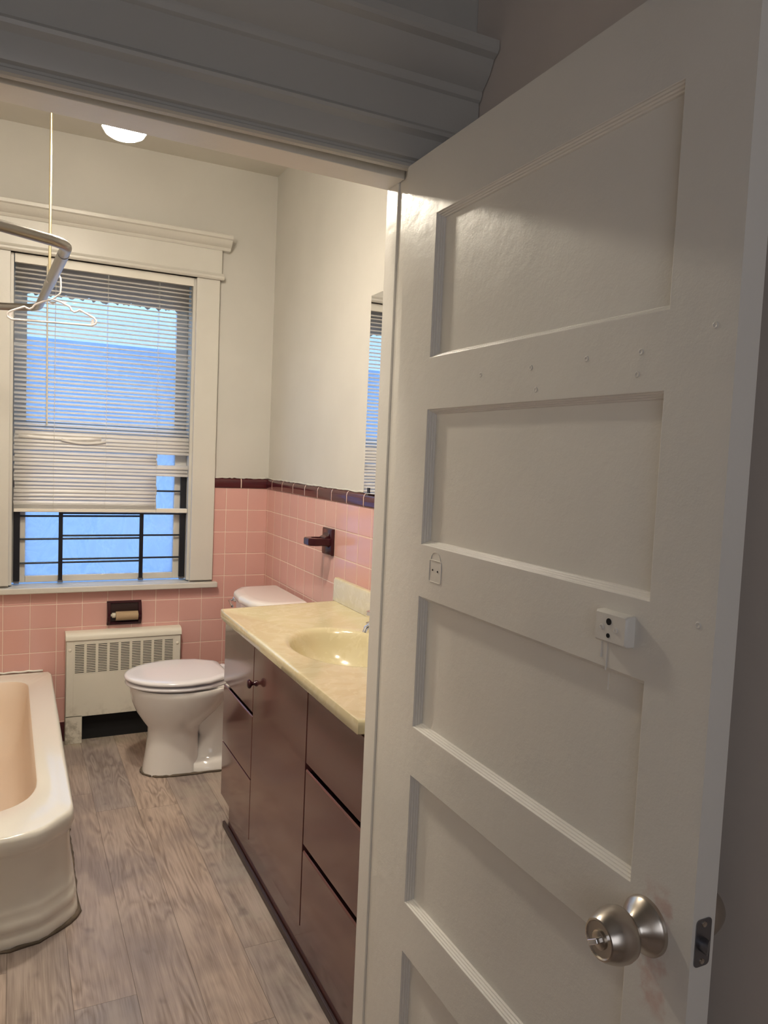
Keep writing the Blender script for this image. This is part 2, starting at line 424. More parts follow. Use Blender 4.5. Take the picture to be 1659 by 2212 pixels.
# tangled lower half: closed and doubled slats, broken off on the right
while z > 1.10:
    tl = math.radians(58 + random.uniform(-9, 10))
    br = (1.295 < z < 1.345) or (z < 1.235)
    x1 = -.548 if br else BX1
    slat(mb, BX0 + random.uniform(0, .006), x1 + random.uniform(-.003, .003), .021 + random.uniform(-.002, .002), z, tl, random.uniform(-.002, .002))
    z -= random.uniform(.0155, .0185)
slat(mb, BX0 + .02, -.80, .016, 1.405, math.radians(70), -.006)
slat(mb, -.97, -.78, .014, 1.395, math.radians(50), -.012)
for k in range(6): slat(mb, BX0 + .003, -.548, .021, 1.098 - k * .0035, math.radians(8), 0)
sl = obj('slats', mb, M['slat'], bl, smooth=180); md = sl.modifiers.new('s', 'SOLIDIFY'); md.thickness = .0006
obj('bottom_rail', MB().box(BX0 + .003, -.548, .008, .034, 1.062, 1.078).box(-.548, BX1, .008, .034, 1.062, 1.083), M['blind'], bl, bevel=.003)
for x in (-1.0, -.78, -.553):
    obj('ladder_cord', MB().tube([(x, .006, 2.16), (x, .006, 1.07)], .0007, 6).tube([(x, .036, 2.16), (x, .036, 1.07)], .0007, 6), M['cord'], bl)
obj('tilt_wand', MB().tube([(-1.036, -.002, 2.155), (-1.036, -.004, 2.12), (-1.031, -.006, 1.45)], .0035, 8), M['ivory'], bl, smooth=60)

# window guard
wg = empty('window_guard', (-.784, .045, .76)); tag(wg, 'black iron child guard bars across the lower window', 'window guard')
GY = .052
for x, zt in ((-1.148, 1.245), (-.416, 1.24)):
    obj('end_post', MB().box(x - .013, x + .013, GY - .012, GY + .006, .745, zt), M['black'], wg, bevel=.002)
for x in (-.966, -.609):
    obj('inner_post', MB().box(x - .009, x + .009, GY - .012, GY, .737, 1.09), M['black'], wg, bevel=.002)
mb = MB()
for z in (.825, .935, 1.040, 1.15): mb.tube([(-1.148, GY, z), (-.609, GY, z + .002)], .0045, 8)
obj('left_bars', mb, M['black'], wg, smooth=60)
mb = MB()
for z in (.842, .951, 1.055, 1.165): mb.tube([(-.966, GY - .006, z), (-.416, GY - .006, z)], .0045, 8)
obj('right_bars', mb, M['black'], wg, smooth=60)
for x in (-1.148, -.966, -.609, -.416):
    obj('foot_bracket', MB().box(x - .011, x + .011, GY - .016, GY + .008, .735, .745), M['steel'], wg)

# outside
oh = MB().box(-4.5, 4.0, 2.6, 3.6, -1.5, 2.16)
tag(obj('neighbouring_building', oh, M['outwall'], base=(0, 2.6, -1.5)), 'pale building wall outside, seen through the bathroom window', 'building')

# ------------------------------------------------------------------ bathtub
tb = empty('bathtub', (-1.4, -.8, 0)); tag(tb, 'old cream bathtub with clipped corner along the left side', 'bathtub')
tc = (-1.38, -.80); NN = 200; X0 = XL + .004
rim = cast(round_poly([(X0, -.012), (-1.0, -.012), (-1.0, -1.470), (-1.088, -1.570), (-1.15, -1.588), (X0, -1.590)], [.01, .02, .012, .012, .05, .02]), tc, NN)
flo = cast(round_poly([(X0, -.012), (-.985, -.012), (-.985, -1.44), (-1.08, -1.525), (-1.17, -1.54), (X0, -1.54)], [.01, .02, .08, .09, .08, .02]), tc, NN)
H = .338
def oring(z, d):
    t = 1 - z / H
    r = [(a[0] * (1 - t) + b[0] * t, a[1] * (1 - t) + b[1] * t) for a, b in zip(rim, flo)]
    r = off(r, tc, d)
    return [(max(x, X0), min(y, -.010), z) for x, y in r]
R_ = [oring(z, d) for z, d in ((.004, .004), (.02, .005), (.034, .001), (.040, -.003), (.052, -.002), (.066, .001), (.078, -.004), (.086, -.009), (.10, -.008), (.112, -.011), (.122, -.017), (.2, -.020), (.262, -.020), (.272, -.017), (.282, -.006), (.295, .0), (.322, .0), (.332, -.004), (.337, -.010), (.338, -.017))]
inn = cast(round_poly([(X0 + .07, -.13), (-1.10, -.13), (-1.090, -1.43), (X0 + .07, -1.43)], [.14, .10, .20, .16]), tc, NN)
R_.append(lift(off(inn, tc, .008), .338)); R_.append(lift(inn, .335))
obj('tub_shell', MB().rings(R_, False, False), M['tub'], tb, smooth=50)
B_ = [lift(inn, .335), lift(off(inn, tc, -.008), .325)]
for z, k in ((.26, .97), (.18, .93), (.11, .87), (.075, .78), (.06, .6), (.055, .3)):
    B_.append([(tc[0] + (x - tc[0]) * k, tc[1] + (y - tc[1]) * (k if y < tc[1] else k * .98), z) for x, y in inn])
obj('basin', MB().rings(B_, False, True), M['basin_in'], tb, smooth=60)
# caulk bead at the floor
pts = [(x, y, .003) for x, y in off(flo, tc, .006) if x > -1.60 and y < -.05]
cau = MB(); k0 = max(range(len(pts)), key=lambda i: pts[i][1]); pts = pts[k0 + 1:] + pts[:k0 + 1]
pts.sort(key=lambda p: math.atan2(p[1] - tc[1], p[0] - tc[0]))
cau.tube([(x + random.uniform(-.002, .002), y + random.uniform(-.003, .003), z) for x, y, z in pts], [.006 + random.uniform(-.002, .003) for _ in pts], 8)
tag(obj('caulk_bead', cau, M['caulk'], tb, smooth=180), 'dirty cracked caulk at the floor')
cau = MB().tube([(X0 + .02, -.012, .343)] + [(x, -.0115 + random.uniform(-.002, .001), .342 + random.uniform(-.002, .003)) for x in [X0 + .05 + i * .02 for i in range(36)]], .005, 6)
obj('wall_caulk', cau, M['tub'], tb, smooth=180)

# ------------------------------------------------------------------ radiator cover
rc = empty('radiator_cover', (-.687, -.03, 0)); tag(rc, 'cream metal radiator cover with louvred grille under the window', 'radiator cover')
RX0, RX1, RZ, RY = -.943, -.431, .505, -.062
gx0, gx1, gz0, gz1 = -.910, -.462, .328, .462
mb = MB()
t_ = .003
mb.box(RX0, gx0, RY, RY + t_, .13, RZ - .012).box(gx1, RX1, RY, RY + t_, .13, RZ - .012).box(gx0, gx1, RY, RY + t_, .125, gz0).box(gx0, gx1, RY, RY + t_, gz1, RZ - .012)
mb.box(RX0, RX0 + .072, RY, RY + t_, 0, .13).box(RX1 - .072, RX1, RY, RY + t_, 0, .13).box(RX0, gx0, RY, RY + t_, .125, .13).box(gx1, RX1, RY, RY + t_, .125, .13)
mb.box(RX0, RX0 + t_, RY, -.009, 0, RZ - .012).box(RX1 - t_, RX1, RY, -.009, 0, RZ - .012)
obj('cover_panel', mb, M['rad'], rc, bevel=.001)
obj('top_rail', MB().prof_x([(-.009, RZ + .012), (-.045, RZ + .012), (-.060, RZ + .006), (-.068, RZ - .006), (-.068, RZ - .022), (-.062, RZ - .026), (-.009, RZ - .026)], RX0 - .002, RX1 + .002), M['rad'], rc, smooth=50)
mb = MB(); nc = 9; cwid = (gx1 - gx0) / nc
for i in range(nc + 1):
    x = gx0 + i * cwid; mb.box(x - .0055, x + .0055, RY + .0005, RY + .0025, gz0, gz1)
nr = 17
for j in range(nr + 1):
    z = gz0 + (gz1 - gz0) * j / nr; mb.box(gx0, gx1, RY, RY + .003, z - .0019, z + .0019)
obj('grille', mb, M['rad'], rc)
obj('dark_interior', MB().box(RX0 + .006, RX1 - .006, -.016, -.0145, .0, RZ - .03), M['void'], rc)
for x, z in ((-.926, .438), (-.447, .440)):
    obj('screw', MB().lathe((x, RY, z), (0, -1, 0), [(.0001, .006), (.004, .0055), (.0065, .003), (.007, 0)], 16), M['rad'], rc, smooth=60)

# ------------------------------------------------------------------ paper holder and roll
ph = empty('toilet_paper_holder', (-.688, -.01, .59)); tag(ph, 'maroon ceramic recessed paper holder above radiator cover', 'paper holder')
hx0, hx1, hz0, hz1 = -.766, -.611, .535, .648
mb = MB()
mb.prof_x([(-.008, hz0), (-.020, hz0), (-.021, hz0 + .012), (-.012, hz0 + .016), (-.008, hz0 + .016)], hx0, hx1)
mb.prof_x([(-.008, hz1), (-.016, hz1), (-.018, hz1 - .010), (-.010, hz1 - .013), (-.008, hz1 - .013)], hx0, hx1)
for a, b in ((hx0, hx0 + .015), (hx1 - .015, hx1)):
    mb.prof_x([(-.008, hz0 + .002), (-.024, hz0 + .004), (-.038, hz0 + .025), (-.042, hz0 + .05), (-.036, hz0 + .075), (-.022, hz1 - .006), (-.008, hz1 - .001)], a, b)
obj('ceramic_frame', mb, M['maroon'], ph, bevel=.003)
obj('recess', MB().box(hx0 + .012, hx1 - .012, -.0125, -.0085, hz0 + .012, hz1 - .010), M['cabdark'], ph)
obj('roller', MB().lathe((hx0 + .014, -.030, .583), (1, 0, 0), [(.002, 0), (.006, .003), (.006, .006), (.012, .008), (.012, .118), (.006, .122), (.002, .127)], 20), M['ivory'], ph, smooth=40)
tr = MB(); pr = [(.021, 0), (.021, .100), (.0195, .100), (.0195, 0)]
tr.lathe((-.729, -.034, .580), (1, 0, 0), pr, 28)
tag(obj('cardboard_tube', tr, M['card'], base=(-.68, -.034, .58), smooth=40), 'empty brown cardboard toilet roll tube in maroon holder', 'cardboard tube')

# ------------------------------------------------------------------ toothbrush holder
th = empty('tumbler_holder', (-.01, -.87, 1.02)); tag(th, 'maroon ceramic tumbler and toothbrush holder on pink tile wall', 'tumbler holder')
y0, y1 = -.928, -.822
obj('wall_plate', MB().rings([[(-.008, y, z) for y, z in round_poly([(y0, .970), (y1, .970), (y1, 1.078), (y0, 1.078)], .004, 3)], [(-.018, y, z) for y, z in round_poly([(y0, .970), (y1, .970), (y1, 1.078), (y0, 1.078)], .004, 3)], [(-.021, y, z) for y, z in round_poly([(y0 + .004, .974), (y1 - .004, .974), (y1 - .004, 1.074), (y0 + .004, 1.074)], .004, 3)]]), M['maroon'], th, smooth=50)
yc = (y0 + y1) / 2
outr = cast(round_poly([(-.015, yc - .043), (-.085, yc - .043), (-.110, yc - .028), (-.110, yc + .028), (-.085, yc + .043), (-.015, yc + .043)], .006, 3), (-.06, yc), 64)
hole = [(-.062 + .026 * math.cos(2 * PI * k / 64), yc + .026 * math.sin(2 * PI * k / 64)) for k in range(64)]
obj('cup_ring', MB().rings([lift(hole, 1.040), lift(off(outr, (-.06, yc), -.004), 1.040), lift(outr, 1.036), lift(outr, 1.014), lift(off(outr, (-.06, yc), -.004), 1.010), lift(hole, 1.010), lift(hole, 1.040)], False, False), M['maroon'], th, smooth=40)
obj('bracket', MB().prof_y([(-.02, 1.062), (-.026, 1.050), (-.042, 1.042), (-.042, 1.012), (-.02, 1.000)], yc - .03, yc + .03), M['maroon'], th, bevel=.003)

# ------------------------------------------------------------------ toilet
CY = -.48
to = empty('toilet', (-.42, CY, 0)); tag(to, 'white toilet with closed lid beside the vanity', 'toilet')
def sec(z, cx, af, ab, b, e=1.0, N=56, cy=CY):
    r = []
    for k in range(N):
        t = 2 * PI * k / N; c, s = math.cos(t), math.sin(t)
        cc = math.copysign(abs(c) ** e, c); ss = math.copysign(abs(s) ** e, s)
        r.append((cx + (ab if c > 0 else af) * cc, cy + b * ss, z))
    return r
bw = [(.002, -.540, .123, .116, .092, .8), (.03, -.540, .119, .112, .088, .8), (.10, -.541, .108, .110, .088, .85), (.160, -.542, .101, .110, .088, .9), (.195, -.538, .106, .118, .096, .95), (.225, -.526, .140, .140, .118, 1), (.265, -.508, .183, .165, .143, 1), (.31, -.495, .215, .19, .164, 1), (.35, -.488, .230, .215, .178, .98), (.370, -.487, .234, .225, .182, .96), (.378, -.487, .230, .225, .179, .96)]
obj('bowl', MB().rings([sec(*a) for a in bw]), M['porc'], to, smooth=60)
mb = MB().rings([sec(z, -.34, a, a2, b, .85) for z, a, a2, b in ((.002, .16, .13, .105), (.035, .155, .13, .102), (.045, .13, .13, .085), (.06, .11, .12, .07), (.14, .09, .12, .062), (.22, .14, .13, .08), (.30, .18, .15, .10), (.36, .18, .17, .14), (.384, .15, .18, .15))])
obj('trapway', mb, M['porc'], to, smooth=60)
obj('rear_deck', MB().rings([lift(round_poly([(-.33, CY - .15), (-.06, CY - .12), (-.06, CY + .12), (-.33, CY + .15)], .03), z) for z in (.33, .378)]), M['porc'], to, bevel=.006)
def so(z, g=0): return [(x, y, z) for x, y in round_poly([(p[0], p[1]) for p in seat_out(g)], 0)]
def seat_out(g):
    pts = []
    for k in range(61):
        t = PI / 2 + PI * k / 60
        pts.append((-.505 + (.234 + g) * math.cos(t), CY + (.187 + g) * math.sin(t)))
    pts += [(-.42, CY - .172 - g), (-.345, CY - .122 - g), (-.330 + g, CY - .10), (-.330 + g, CY + .10), (-.345, CY + .122 + g), (-.42, CY + .172 + g)]
    pts = pts[::1]
    return pts
obj('seat', MB().rings([so(.384, -.012), so(.386, -.004), so(.391, 0), so(.397, -.002), so(.401, -.010)]), M['seat'], to, smooth=60)
obj('lid', MB().rings([so(.408, -.006), so(.410, .001), so(.415, .004), so(.422, .002), so(.426, -.008), so(.428, -.03)]), M['seat'], to, smooth=60)
for s in (-1, 1):
    obj('hinge', MB().rings([lift(round_poly([(-.336, CY + s * .075 - .018), (-.300, CY + s * .075 - .018), (-.300, CY + s * .075 + .018), (-.336, CY + s * .075 + .018)], .008), z) for z in (.380, .414)]), M['seat'], to, bevel=.003)
tk = lambda g, z: lift(round_poly([(-.030, CY - .232 - g), (-.19 - g, CY - .225 - g), (-.245 - g, CY - .14), (-.258 - g, CY), (-.245 - g, CY + .14), (-.19 - g, CY + .225 + g), (-.030, CY + .232 + g)], [.01, .06, .12, .1, .12, .06, .01]), z)
obj('tank', MB().rings([tk(-.03, .378), tk(-.015, .41), tk(-.004, .55), tk(0, .702)]), M['porc'], to, smooth=50)
obj('tank_lid', MB().rings([tk(.004, .704), tk(.010, .708), tk(.012, .722), tk(.008, .734), tk(-.004, .740), tk(-.03, .742)]), M['porc'], to, smooth=60)
lv = MB().lathe((-.225, CY + .190, .686), (-1, 0, 0), [(.012, -.03), (.013, .010), (.011, .016), (.002, .018)], 16).tube([(-.24, CY + .19, .686), (-.262, CY + .178, .684), (-.268, CY + .10, .672)], .006, 8)
obj('flush_lever', lv, M['chrome'], to, smooth=60)
pts = []
for k in range(26):
    t = PI * .52 + PI * .95 * k / 25
    pts.append((-.540 + .128 * math.cos(t), CY + .097 * math.sin(t), .004))
pts += [(-.45 + i * .04, CY - .105 + .006 * math.sin(i * 2), .004) for i in range(6)]
obj('caulk_bead', MB().tube([(x + random.uniform(-.002, .002), y + random.uniform(-.002, .002), z) for x, y, z in pts], [.004 + random.uniform(-.0015, .002) for _ in pts], 6), M['caulk'], to, smooth=180)

# ------------------------------------------------------------------ vanity cabinet
va = empty('vanity_cabinet', (-.24, -1.67, 0)); tag(va, 'glossy maroon vanity cabinet with drawers under the yellow countertop', 'vanity')
VF = -.475; vy0, vy1 = -1.066, -2.270
mb = MB()
mb.box(-.452, -.01, vy0 - .018, vy0, .10, .772).box(-.452, -.01, vy1, vy1 + .018, .10, .772).box(-.452, -.01, vy1, vy0, .115, .13).box(-.025, -.01, vy1, vy0, .13, .772)
mb.box(-.454, -.436, vy1, vy0, .715, .772).box(-.454, -.436, -1.445, -1.418, .13, .75).box(-.454, -.436, -1.93, -1.905, .13, .75).box(-.440, -.430, vy1, vy0, .12, .74)
obj('carcass', mb, M['cabdark'], va)
obj('toe_board', MB().box(-.455, -.437, vy1, vy0 - .045, 0, .125), M['cab'], va)
obj('shoe_strip', MB().box(-.466, -.456, vy1, vy0 + .0, 0, .022), M['toe'], va, bevel=.003)
def front(name, y0, y1, z0, z1, pull=False):
    # x-z profile so that the top edge can be bevelled back as a finger pull
    if pull: pr = [(VF + .021, z0), (VF, z0), (VF, z1 - .004), (VF + .003, z1), (VF + .021, z1 - .012)]
    else: pr = [(VF + .021, z0), (VF, z0), (VF, z1), (VF + .021, z1)]
    return obj(name, MB().prof_y(pr, y0, y1), M['cab'], va, bevel=.0012)
ly0, ly1 = -1.428, -1.066
front('drawer', ly0, ly1, .546, .764); front('drawer', ly0, ly1, .327, .533, True); front('drawer', ly0, ly1, .126, .322)
ry0, ry1 = -2.268, -1.920
front('drawer', ry0, ry1, .572, .764); front('drawer', ry0, ry1, .354, .556, True); front('drawer', ry0, ry1, .126, .337, True)
dr = front('door', -1.914, -1.433, .126, .764)
obj('knob', MB().lathe((VF, -1.462, .650), (-1, 0, 0), [(.010, -.002), (.009, .003), (.005, .008), (.006, .014), (.0125, .019), (.0145, .023), (.012, .028), (.004, .030)], 20), M['maroon'], dr, smooth=60)

# ------------------------------------------------------------------ countertop with sink
ct = empty('countertop', (-.24, -1.67, .78)); tag(ct, 'yellow cultured marble vanity top with oval sink', 'countertop')
sc_ = (-.268, -1.66); NS = 160
outl = cast(round_poly([(-.010, -.998), (-.497, -1.055), (-.497, -2.285), (-.010, -2.285)], [.002, .012, .012, .002], 4), sc_, NS)
def ell(k, z, dx=0): return [(sc_[0] + dx + .152 * k * math.cos(2 * PI * i / NS), sc_[1] + .222 * k * math.sin(2 * PI * i / NS), z) for i in range(NS)]
ZC = .805
def oc(d, z): return [(min(x, -.010), y, z) for x, y in off(outl, sc_, d)]
# insert exact corners: move nearest samples on to them
for cx, cy in ((-.010, -.998), (-.497, -1.055), (-.497, -2.285), (-.010, -2.285)):
    pass
rr = [oc(-.03, ZC - .031), oc(-.006, ZC - .031), oc(0, ZC - .027), oc(.001, ZC - .012), oc(0, ZC - .003), oc(-.004, ZC + .001), oc(-.012, ZC + .0015), oc(-.022, ZC)]
rr += [ell(1.12, ZC), ell(1.06, ZC - .0015), ell(1.02, ZC - .006), ell(.985, ZC - .016), ell(.94, ZC - .04), ell(.86, ZC - .075), ell(.72, ZC - .105), ell(.5, ZC - .122), ell(.25, ZC - .129), ell(.09, ZC - .131)]
obj('top_and_basin', MB().rings(rr, False, True), M['counter'], ct, smooth=50)
obj('backsplash', MB().prof_y([(-.009, ZC), (-.032, ZC), (-.030, ZC + .006), (-.029, ZC + .082), (-.025, ZC + .090), (-.009, ZC + .091)], -2.285, -.985), M['counter'], ct, bevel=.003)
obj('overflow_hole', MB().lathe((-.4085, -1.635, .779), (.95, 0, .3), [(.0075, -.004), (.0075, .0035)], 16), M['void'], ct)
obj('drain', MB().lathe((sc_[0], sc_[1], ZC - .131), (0, 0, 1), [(.024, 0), (.024, .003), (.018, .004), (.014, .002)], 24), M['chrome'], ct, smooth=40)

# faucet
fa = empty('faucet', (-.085, -1.66, ZC)); tag(fa, 'chrome two handle faucet at the back of the sink', 'faucet')
obj('base_plate', MB().rings([lift(round_poly([(-.055, -1.585), (-.110, -1.585), (-.110, -1.735), (-.055, -1.735)], .022), z) for z in (ZC, ZC + .014)]), M['chrome'], fa, bevel=.004)
obj('spout', MB().tube([(-.082, -1.66, ZC + .012), (-.084, -1.66, ZC + .05), (-.11, -1.66, ZC + .068), (-.16, -1.66, ZC + .062), (-.195, -1.66, ZC + .045), (-.198, -1.66, ZC + .034)], [.018, .015, .013, .012, .011, .010], 16), M['chrome'], fa, smooth=60)
for y in (-1.428, -1.895):
    obj('handle', MB().lathe((-.066, y, ZC), (0, 0, 1), [(.022, 0), (.022, .006), (.010, .012), (.010, .020), (.020, .024), (.024, .034), (.022, .046), (.012, .050)], 10), M['chrome'], fa, smooth=25)

# mirror cabinet
mi = empty('wall_mirror', (-.01, -1.66, 1.24)); tag(mi, 'frameless mirror panel on wall above the vanity', 'mirror')
obj('back_panel', MB().box(-.014, -.0005, -2.12, -1.212, 1.243, 1.945), M['steel'], mi)
obj('mirror_glass', MB().box(-.019, -.0142, -2.122, -1.210, 1.241, 1.947), M['mirror'], mi)
obj('clip', MB().box(-.0215, -.0195, -1.262, -1.246, 1.243, 1.262), M['black'], mi)

# ------------------------------------------------------------------ shower ring, hanging rod, hanger
sr = empty('shower_curtain_rail', (-1.3, -1.15, 1.86)); tag(sr, 'worn metal shower curtain rail ring above bathtub', 'curtain rail')
RZ_ = 1.86
poly = round_poly([(-1.048, -1.655), (-1.088, -.640), (-1.45, -.47), (-1.70, -.60), (-1.70, -1.80), (-1.40, -1.86)], [.075, .10, .3, .2, .2, .3], 10)
obj('rail', MB().tube([(x, y, RZ_) for x, y in poly], .0135, 16, closed=True), M['pipe'], sr, smooth=60)
a = Vector((-1.048, -1.655)); b = Vector((-1.088, -.640)); d = (b - a).normalized()
def al(t): p = a + (b - a) * t; return (p.x, p.y, RZ_)
obj('sleeve', MB().tube([al(.10), al(.56)], .0150, 20), M['pipe'], sr, smooth=60)
tx, ty, _ = al(.52)
obj('hanger_rod', MB().tube([(tx - .0, ty, CZ), (tx, ty, RZ_ + .012)], .0042, 10).tube([(tx, ty, RZ_ + .02), (tx - .006, ty, RZ_ + .0)], .006, 8), M['brass'], sr, smooth=60)
obj('ceiling_flange', MB().lathe((tx, ty, CZ), (0, 0, -1), [(.018, 0), (.018, .004), (.006, .010)], 20), M['brass'], sr, smooth=40)

hx, hy, _ = al(.44)
hg = empty('clothes_hanger', (hx, hy, RZ_)); tag(hg, 'white plastic clothes hanger hooked over the shower rail', 'hanger')
th_ = math.radians(-12)
def hp(u, w, dy=0):
    return (hx + .006 + u * math.cos(th_) - dy * math.sin(th_), hy + u * math.sin(th_) + dy * math.cos(th_), RZ_ + w)
hook = [hp(-.0185, -.012), hp(-.0185, .002), hp(-.012, .0145), hp(.0, .0185), hp(.012, .0145), hp(.018, .004), hp(.019, -.02), hp(.018, -.040), hp(.006, -.052), hp(-.004, -.060)]
obj('hook', MB().tube(hook, .0026, 10), M['hang'], hg, smooth=60)
fr = [hp(-.004, -.060), hp(.02, -.066), hp(.045, -.078), hp(.05, -.088), hp(.058, -.0925), hp(.067, -.089), hp(.072, -.084), hp(.10, -.098), hp(.112, -.104), hp(.120, -.112), hp(.119, -.122), hp(.108, -.128),
      hp(-.115, -.128), hp(-.126, -.122), hp(-.127, -.112), hp(-.118, -.104), hp(-.08, -.088), hp(-.074, -.092), hp(-.066, -.094), hp(-.058, -.089), hp(-.052, -.080), hp(-.03, -.069)]
obj('frame', MB().tube(fr, .0030, 10, closed=True), M['hang'], hg, smooth=60)
for s in (-1, 1):
    u0 = .118 * s - .004
    obj('corner_web', MB().rings([[hp(u0, -.110, q), hp(u0 + .0, -.122, q), hp(u0 - s * .012, -.127, q), hp(u0 - s * .006, -.117, q), hp(u0 - s * .010, -.108, q)] for q in (-.0015, .0015)]), M['hang'], hg)
obj('neck_web', MB().rings([[hp(-.016, -.066, q), hp(.008, -.066, q), hp(-.003, -.076, q)] for q in (-.0015, .0015)]), M['hang'], hg)

# ------------------------------------------------------------------ ceiling light and added fill
def light(name, kind, loc, energy, col, size, rot=(0, 0, 0), shape='DISK'):
    L = bpy.data.lights.new(name, kind); L.energy = energy; L.color = col
    if kind == 'AREA': L.shape = shape; L.size = size
    else: L.shadow_soft_size = size
    o = bpy.data.objects.new(name, L); C.objects.link(o); o.location = loc; o.rotation_euler = rot; return o
px_, py_, pz_ = -.878, -1.30, 2.300
pl = empty('ceiling_light', (px_, py_, CZ)); tag(pl, 'lit round white ceiling lamp hanging in the bathroom', 'ceiling light')
obj('canopy', MB().lathe((px_, py_, CZ), (0, 0, -1), [(.062, 0), (.060, .012), (.030, .024), (.010, .028)], 32), M['trim'], pl, smooth=40)
obj('stem', MB().tube([(px_, py_, CZ - .02), (px_, py_, pz_ + .11)], .007, 10), M['brass'], pl, smooth=60)
obj('lamp_housing', MB().lathe((px_, py_, pz_ + .115), (0, 0, -1), [(.012, 0), (.030, .010), (.034, .060), (.060, .095), (.064, .115), (.061, .117), (.02, .112)], 32), M['trim'], pl, smooth=40)
obj('diffuser', MB().lathe((px_, py_, pz_), (0, 0, -1), [(.060, -.002), (.060, .004), (.054, .014), (.040, .022), (.02, .026), (.0005, .027)], 40), M['lamp'], pl, smooth=180)


light('doorway_fill', 'AREA', (-1.05, -2.08, CZ - .10), 11.0, (1, .90, .75), .26, (math.radians(38), 0, 0))  # unseen light without fixture, added to brighten surfaces facing the camera

# ------------------------------------------------------------------ door frame and header
fr_ = struct('trim_6', MB().box(DX1, DX1 + .02, YH + .02, YF + .012, 0, DZ).box(DX0 - .02, DX0, YH + .02, YF + .012, 0, DZ).box(DX0 - .02, DX1 + .02, YH + .02, YF + .012, DZ, DZ + .02), M['door'], 'glossy painted door jamb at the bathroom doorway', bevel=.002)
mb = MB()      # stops
mb.box(DX1 - .0145, DX1 - .0002, -2.350, -2.300, 0, DZ - .0005).box(DX1 - .0105, DX1 - .0002, -2.407, -2.3505, 0, DZ - .0005).box(DX0 + .0002, DX0 + .012, -2.405, -2.300, 0, DZ - .0005)
xa, xb = DX0 + .012, DX1 - .012
mb.add([(xa, -2.300, 1.918), (xb, -2.300, 1.909), (xb, -2.372, 1.909), (xa, -2.372, 1.918), (xa, -2.300, DZ - .0005), (xb, -2.300, DZ - .0005), (xb, -2.372, DZ - .0005), (xa, -2.372, DZ - .0005)],
       [(0, 1, 2, 3), (4, 5, 6, 7), (0, 1, 5, 4), (1, 2, 6, 5), (2, 3, 7, 6), (3, 0, 4, 7)])
struct('trim_7', mb, M['door'], 'textured painted stop under the doorway head', bevel=.0015)
hy0 = YH + .02
pr = [(hy0, 1.914), (hy0 - .012, 1.914), (hy0 - .017, 1.917), (hy0 - .017, 1.923), (hy0 - .013, 1.926), (hy0 - .013, 1.930), (hy0 - .020, 1.933), (hy0 - .022, 1.938), (hy0 - .022, 1.972),
      (hy0 - .026, 1.976), (hy0 - .032, 1.980), (hy0 - .034, 1.986), (hy0 - .030, 1.991), (hy0 - .024, 1.995), (hy0 - .024, 2.060), (hy0 - .030, 2.064), (hy0 - .034, 2.072), (hy0 - .034, 2.078), (hy0 - .044, 2.086), (hy0 - .058, 2.100), (hy0 - .070, 2.122), (hy0 - .082, 2.128), (hy0 - .086, 2.134), (hy0 - .086, 2.150), (hy0 - .080, 2.154), (hy0, 2.156)]
struct('trim_8', MB().prof_x(pr, -1.42, -.362), M['hall'], 'moulded header casing above the doorway', smooth=28)
pr = [(DX1 - .002, hy0), (DX1 - .002, hy0 - .014), (DX1 + .006, hy0 - .018), (DX1 + .018, hy0 - .022), (-.362, hy0 - .022), (-.362, hy0)]
struct('trim_9', MB().prof_z(pr, 0, 1.914), M['hall'], 'side casing between doorway and hallway wall', bevel=.001)
pr = [(DX0 + .002, hy0), (DX0 + .002, hy0 - .014), (DX0 - .006, hy0 - .018), (DX0 - .018, hy0 - .022), (DX0 - .13, hy0 - .022), (DX0 - .13, hy0)]
struct('trim_10', MB().prof_z(pr, 0, 1.914), M['hall'], bevel=.001)

# ------------------------------------------------------------------ the open door
dx = -.503; dxb = -.469; dy0, dy1 = -3.172, -2.412; dz0, dz1 = .008, 1.917
door = empty('door_1', (dx, dy1, 0)); tag(door, 'white five panel door standing open beside the doorway', None, 'structure')
py0, py1 = -3.079, -2.531
pz = [(1.468 + .343, None)]
PZ = [(1.552, 1.802), (1.219, 1.460), (.882, 1.124), (.547, .790), (.20, .452)]
ystops = [dy0, py0, py1, dy1]; zst = [dz0]
for a_, b_ in sorted(PZ): zst += [a_, b_]
zst += [dz1]
prof = [(0, 0), (.0006, .0032), (.0024, .0038), (.0030, .0070), (.0048, .0076), (.0054, .0108), (.0072, .0114), (.0080, .0150)]
mb = MB()
def ringrect(y0, y1, z0, z1, inset, depth, sx, x):
    return [(x + sx * depth, y0 + inset, z0 + inset), (x + sx * depth, y1 - inset, z0 + inset), (x + sx * depth, y1 - inset, z1 - inset), (x + sx * depth, y0 + inset, z1 - inset)]
for x, sx in ((dx, 1), (dxb, -1)):
    for i in range(len(zst) - 1):
        for j in range(3):
            if j == 1 and i % 2 == 1: continue
            ya, yb, za, zb = ystops[j], ystops[j + 1], zst[i], zst[i + 1]
            mb.add([(x, ya, za), (x, yb, za), (x, yb, zb), (x, ya, zb)], [(0, 1, 2, 3)])
    for za, zb in PZ:
        mb.rings([ringrect(py0, py1, za, zb, a_, d_, sx, x) for a_, d_ in prof], False, False)
for (a_, b_) in (((dx, dy0), (dxb, dy0)), ((dx, dy1), (dxb, dy1))):
    mb.add([(a_[0], a_[1], dz0), (b_[0], b_[1], dz0), (b_[0], b_[1], dz1), (a_[0], a_[1], dz1)], [(0, 1, 2, 3)])
for z in (dz0, dz1): mb.add([(dx, dy0, z), (dxb, dy0, z), (dxb, dy1, z), (dx, dy1, z)], [(0, 1, 2, 3)])
df = obj('door_frame', mb, M['door'], door)
import bmesh
bm = bmesh.new(); bm.from_mesh(df.data); bmesh.ops.remove_doubles(bm, verts=bm.verts, dist=.00002); bmesh.ops.recalc_face_normals(bm, faces=bm.faces); bm.to_mesh(df.data); bm.free()
